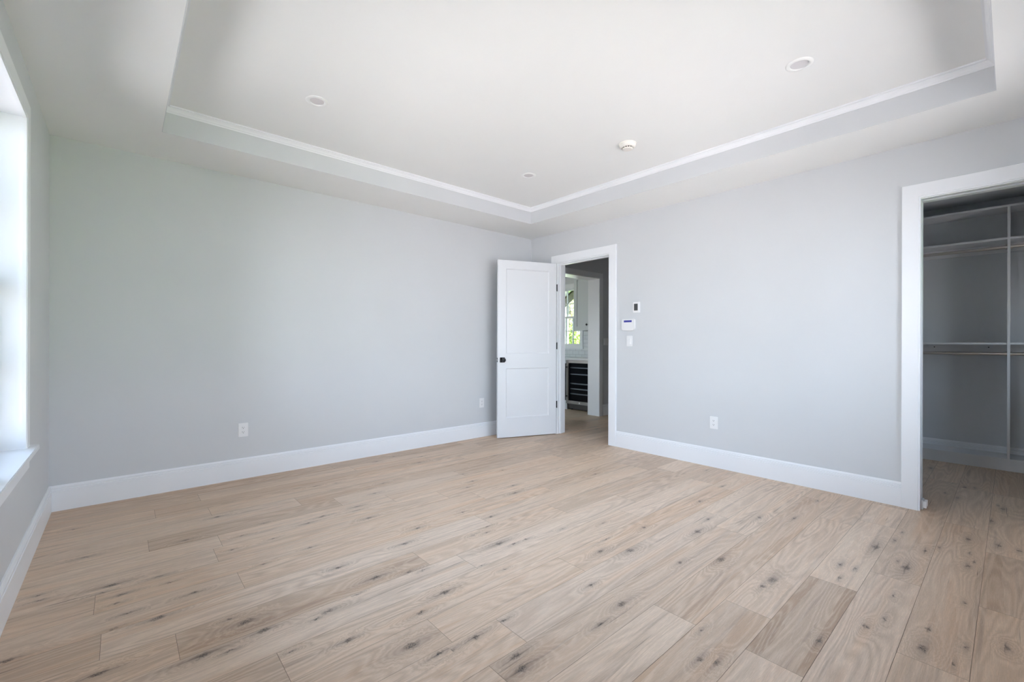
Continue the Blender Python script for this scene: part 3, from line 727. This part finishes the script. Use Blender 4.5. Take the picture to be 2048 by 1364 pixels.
# ------------------------------------------------------------------ closet shelving
cl = thing('closet_shelving', 'grey-white built-in closet shelving with two hanging rods', 'closet shelving', (6.28, 0.0, 0))
PX0, PX1 = 0.0, 0.318
pan = [-1.05, 0.018, 1.086]
for y in pan: box((PX0 - 0.004, y - 0.0095, 0), (PX1, y + 0.0095, 2.523)).build('side_panel', M['melamine'], cl)
for a, b in zip(pan[:-1], pan[1:]):
    a += 0.0096; b -= 0.0096
    for z1, t_ in ((2.5225, 0.019), (2.214, 0.019), (1.216, 0.019), (0.115, 0.019)):
        box((PX0, a, z1 - t_), (PX1, b, z1)).build('shelf', M['melamine'], cl)
    box((PX0 + 0.006, a, 0.0), (PX0 + 0.022, b, 0.096)).build('toe_kick', M['melamine'], cl)
    for zt, zb in ((2.195, 2.115), (1.197, 1.125)):
        cb = box((PX1 - 0.020, a, zb), (PX1 - 0.001, b, zt)).build('cleat', M['melamine'], cl)
        for s_ in (0.12, 0.5, 0.85):
            MB().lathe([(0.0001, 0), (0.0055, 0), (0.0045, 0.002), (0.0001, 0.002)], 12, Matrix.Translation((PX1 - 0.0198, a + (b - a) * s_, zt - 0.028)) @ Matrix.Rotation(-math.pi / 2, 4, 'Y')).build('screw', M['dark'], cb)
    for z in (2.128, 1.108):
        rd = MB().lathe([(0.0001, 0), (0.0155, 0), (0.0155, b - a), (0.0001, b - a)], 28, Matrix.Translation((0.040, b, z)) @ Matrix.Rotation(math.pi / 2, 4, 'X')).build('closet_rod', M['chrome'], cl, smooth=True)
        for yy in (a, b - 0.012):
            MB().lathe([(0.0001, 0), (0.0235, 0), (0.0235, 0.012), (0.0001, 0.012)], 24, Matrix.Translation((0.040, yy + 0.012, z)) @ Matrix.Rotation(math.pi / 2, 4, 'X')).build('rod_flange', M['chrome'], rd)

# ------------------------------------------------------------------ kitchen pieces seen through the doorway
wc = thing('wine_cooler', 'stainless wine cooler with dark glass door under white counter', 'wine cooler', (6.02, 4.72, 0))
bx = MB()       # hollow dark cabinet
bx.box((0.045, 0.0, 0.10), (0.60, 0.02, 0.89)).box((0.045, 0.58, 0.10), (0.60, 0.598, 0.89)).box((0.58, 0.02, 0.10), (0.60, 0.58, 0.89))
bx.box((0.045, 0.02, 0.10), (0.58, 0.58, 0.13)).box((0.045, 0.02, 0.86), (0.58, 0.58, 0.89)); bx.build('cooler_cabinet', M['inside'], wc)
df = MB().box((0, 0.002, 0.115), (0.040, 0.048, 0.893)).box((0, 0.550, 0.115), (0.040, 0.596, 0.893)).box((0, 0.048, 0.115), (0.040, 0.550, 0.170)).box((0, 0.048, 0.843), (0.040, 0.550, 0.893)).build('door_frame', M['steel'], wc, bevel=0.0015)
gm = mat('smoked_glass', (0.012, 0.014, 0.018), 0.06)
n = gm.node_tree; t1 = n.nodes.new('ShaderNodeBsdfTransparent'); t1.inputs[0].default_value = (0.80, 0.82, 0.84, 1)
mxs = n.nodes.new('ShaderNodeMixShader'); mxs.inputs[0].default_value = 0.25
n.links.new(t1.outputs[0], mxs.inputs[1]); n.links.new(n.nodes['Principled BSDF'].outputs[0], mxs.inputs[2]); n.links.new(mxs.outputs[0], n.nodes['Material Output'].inputs[0])
box((0.016, 0.048, 0.170), (0.020, 0.550, 0.843)).build('door_glass', gm, df)
MB().lathe([(0.0001, 0), (0.011, 0), (0.011, 0.66), (0.0001, 0.66)], 20, Matrix.Translation((-0.050, 0.585, 0.175))).box((-0.050, 0.577, 0.24), (0, 0.593, 0.256)).box((-0.050, 0.577, 0.76), (0, 0.593, 0.776)).build('door_handle', M['black'], wc, smooth=True)
MB().lathe([(0.0001, 0), (0.013, 0), (0.013, 0.003), (0.0001, 0.003)], 20, Matrix.Translation((0, 0.30, 0.142)) @ Matrix.Rotation(-math.pi / 2, 4, 'Y')).build('door_badge', M['chrome'], df)
for z in (0.756, 0.640, 0.471, 0.376, 0.287):
    box((0.060, 0.025, z - 0.011), (0.078, 0.575, z + 0.011)).build('wine_shelf', M['shelf'], wc)
sg_ = MB().box((0.05, 0.02, 0.02), (0.065, 0.58, 0.098)); sg_.build('toe_grille', M['grille'], wc)
for a in (0.05, 0.54): box((0.08, a, 0), (0.11, a + 0.03, 0.10)).build('foot', M['black'], wc)

kc = thing('base_cabinet', 'white base cabinet left of the wine cooler', 'cabinet', (6.03, 5.335, 0))
box((0.02, 0, 0.0), (0.60, 1.4, 0.895)).build('cabinet_body', M['cabinet'], kc)
for i in range(3): box((0.0, 0.004 + i * 0.466, 0.11), (0.0195, 0.462 + i * 0.466, 0.885)).build('cabinet_door', M['cabinet'], kc, bevel=0.002)
wt = tag(MB().box((5.985, 4.702, 0.898), (EX, 6.75, 0.932)).build('countertop', M['counter'], bevel=0.003), 'white stone countertop over the wine cooler', 'countertop')
tl = MB()
def tiles(y0, y1, z0, z1): tl.box((EX - 0.008, y0, z0), (EX - 0.0005, y1, z1))
a, b, c_, d = KW[0]
tiles(DY2 + 0.002, a - 0.056, 0.932, 1.43); tiles(a - 0.056, b + 0.056, 0.932, c_ - 0.036); tiles(b + 0.056, 6.53, 0.932, 1.9)
struct(tl.build('wall_tiles', M['tile']), 'white subway tile backsplash')

uc = thing('upper_cabinet', 'white shaker upper cabinet beside the kitchen window', 'cabinet', (6.31, 4.702, 1.435))
UW = 0.70; UH = 1.00
box((0.021, 0, 0), (0.328, UW, UH)).build('cabinet_body', M['cabinet'], uc)
for s0, s1, ky in ((0.362, 0.698, 0.385), (0.003, 0.355, 0.33)):
    dd = MB().box((0, s0, 0.003), (0.020, s0 + 0.065, UH - 0.003)).box((0, s1 - 0.068, 0.003), (0.020, s1, UH - 0.003))
    dd.box((0, s0 + 0.065, 0.003), (0.020, s1 - 0.068, 0.068)).box((0, s0 + 0.065, UH - 0.070), (0.020, s1 - 0.068, UH - 0.003)).box((0.014, s0 + 0.065, 0.068), (0.018, s1 - 0.068, UH - 0.070))
    dp = dd.build('cabinet_door', M['cabinet'], uc, bevel=0.001)
    kk = MB().lathe([(0.0001, 0), (0.005, 0), (0.005, 0.018), (0.0001, 0.018)], 12, Matrix.Translation((0, ky, 0.10)) @ Matrix.Rotation(-math.pi / 2, 4, 'Y'))
    kk.box((-0.026, ky - 0.020, 0.094), (-0.016, ky + 0.020, 0.106)).box((-0.026, ky - 0.006, 0.080), (-0.016, ky + 0.006, 0.120)); kk.build('cabinet_knob', M['black'], dp)
box((0.0, -0.002, UH), (0.328, UW + 0.004, HT - 1.435)).build('cabinet_cornice', M['cabinet'], uc)

# ------------------------------------------------------------------ outside
gy = MB(); nx, ny = 60, 30
def gz(x, y):
    if x < 10: return -0.42
    t_ = min(1.0, (x - 10) / 10.0); return -0.42 + 2.15 * (t_ * t_ * (3 - 2 * t_))
xs = [-30 + 75 * i / nx for i in range(nx + 1)]; ysn = [-30 + 80 * j / ny for j in range(ny + 1)]
xw = [q for q in xs if q > 6.9]; xw.insert(0, 6.9)
for x in xw:
    for y in ysn: gy.v.append((x, y, gz(x, y) + 0.05 * math.sin(x * 1.7) * math.cos(y * 1.1) * (x > 9)))
m2 = len(ysn)
for i in range(len(xw) - 1):
    for j_ in range(m2 - 1): gy.f.append([i * m2 + j_, (i + 1) * m2 + j_, (i + 1) * m2 + j_ + 1, i * m2 + j_ + 1])
lo = gy.build('lawn', M['grass'], smooth=True); lo['kind'] = 'structure'; lo['label'] = 'sunlit green lawn outside the kitchen window'
pv = MB().box((-40, -40, -0.60), (6.9, 60, -0.42)); struct(pv.build('ground', M['paving']), 'pale ground outside the house')

bw = thing('house_wing', 'white lap-sided house wing seen through the kitchen window', 'building', (9.5, 8.33, -0.42))
sd = MB()
for i in range(20):
    z0 = i * 0.155; z1 = z0 + 0.155
    k = len(sd.v)
    sd.v += [(-2.4, -0.014, z0), (0, -0.014, z0), (0, 0.0, z1), (-2.4, 0.0, z1), (-2.4, 0.02, z0), (0, 0.02, z0), (0, 0.02, z1), (-2.4, 0.02, z1)]
    sd.f += [[k, k + 1, k + 2, k + 3], [k + 4, k + 7, k + 6, k + 5], [k, k + 4, k + 5, k + 1], [k + 3, k + 2, k + 6, k + 7], [k, k + 3, k + 7, k + 4], [k + 1, k + 5, k + 6, k + 2]]
sd.build('lap_siding', M['siding'], bw)
box((-2.4, 0.02, 0.0), (0, 2.5, 3.1)).build('wing_wall', M['ext'], bw)
box((-1.2, -0.9, 3.10), (1.1, 2.6, 3.28)).build('roof_soffit', M['soffit'], bw)
box((-0.26, -0.05, 2.38), (-0.215, -0.016, 3.0)).build('cedar_board', M['cedar'], bw)
box((-0.10, -0.04, 2.45), (-0.02, -0.016, 2.68)).build('grey_panel', M['soffit'], bw)
p0, p1 = Vector((-0.45, -0.13, 2.66)), Vector((0.16, -0.13, 3.10)); dv = p1 - p0
MXB = Matrix.Translation(p0) @ Matrix.Rotation(-math.atan2(dv.z, dv.x), 4, 'Y')
MB().box((0, -0.05, -0.11), (dv.length, 0.05, 0.075), MXB).build('roof_brace', M['brown'], bw)

def foliage(rng, cx, cy_, cz, rx, ry, rz, n_, sz):
    mb = MB()
    for i in range(n_):
        while True:
            p = Vector((rng.uniform(-1, 1), rng.uniform(-1, 1), rng.uniform(-1, 1)))
            if p.length < 1: break
        q = Vector((cx + p.x * rx, cy_ + p.y * ry, cz + p.z * rz))
        a = Vector((rng.gauss(0, 1), rng.gauss(0, 1), rng.gauss(0, 1))).normalized(); b = a.orthogonal().normalized(); c_ = a.cross(b)
        s_ = sz * rng.uniform(0.6, 1.4); k = len(mb.v)
        for w1, w2 in ((-1, 0), (0, -0.5), (1, 0), (0, 0.5)): mb.v.append(tuple(q + b * w1 * s_ + c_ * w2 * s_))
        mb.f.append([k, k + 1, k + 2, k + 3])
    return mb
rg = random.Random(5)
sh = thing('shrub', 'green leafy shrub beside the white siding outside', 'shrub', (11.0, 9.52, -0.3))
foliage(rg, 0, 0, 1.15, 0.42, 0.42, 1.1, 2600, 0.045).build('foliage', M['leaf_g'], sh)
MB().lathe([(0.0001, 0), (0.03, 0), (0.015, 1.4), (0.0001, 1.4)], 8).build('stem', M['bark'], sh)
for (x, y, hgt, lb) in ((16.5, 14.35, 6.0, 'yellow-green tree on the lawn, nearest the siding'), (20.5, 16.9, 6.5, 'yellow-green tree further up the lawn, seen through the right panes'), (20.6, 21.5, 7, 'tall pale tree behind the house wing')):
    z0 = gz(x, y)
    tr = thing('tree', lb, 'tree', (x, y, z0), 0, 'trees on the lawn')
    tk = MB().lathe([(0.0001, -0.1), (0.11, -0.1), (0.08, 1.2), (0.05, hgt * .6), (0.0001, hgt * .7)], 10)
    for i in range(9):
        a = rg.uniform(0, 6.28); zb = rg.uniform(0.9, hgt * 0.5)
        tk.lathe([(0.0001, 0), (0.03, 0), (0.008, 1.7), (0.0001, 1.7)], 6, Matrix.Translation((0, 0, zb)) @ Matrix.Rotation(a, 4, 'Z') @ Matrix.Rotation(rg.uniform(0.5, 1.1), 4, 'Y'))
    tk.build('trunk', M['bark'], tr)
    foliage(rg, 0, 0, hgt * 0.58, 1.6, 1.6, hgt * 0.44, 3800, 0.09).build('crown', M['leaf_y'], tr)
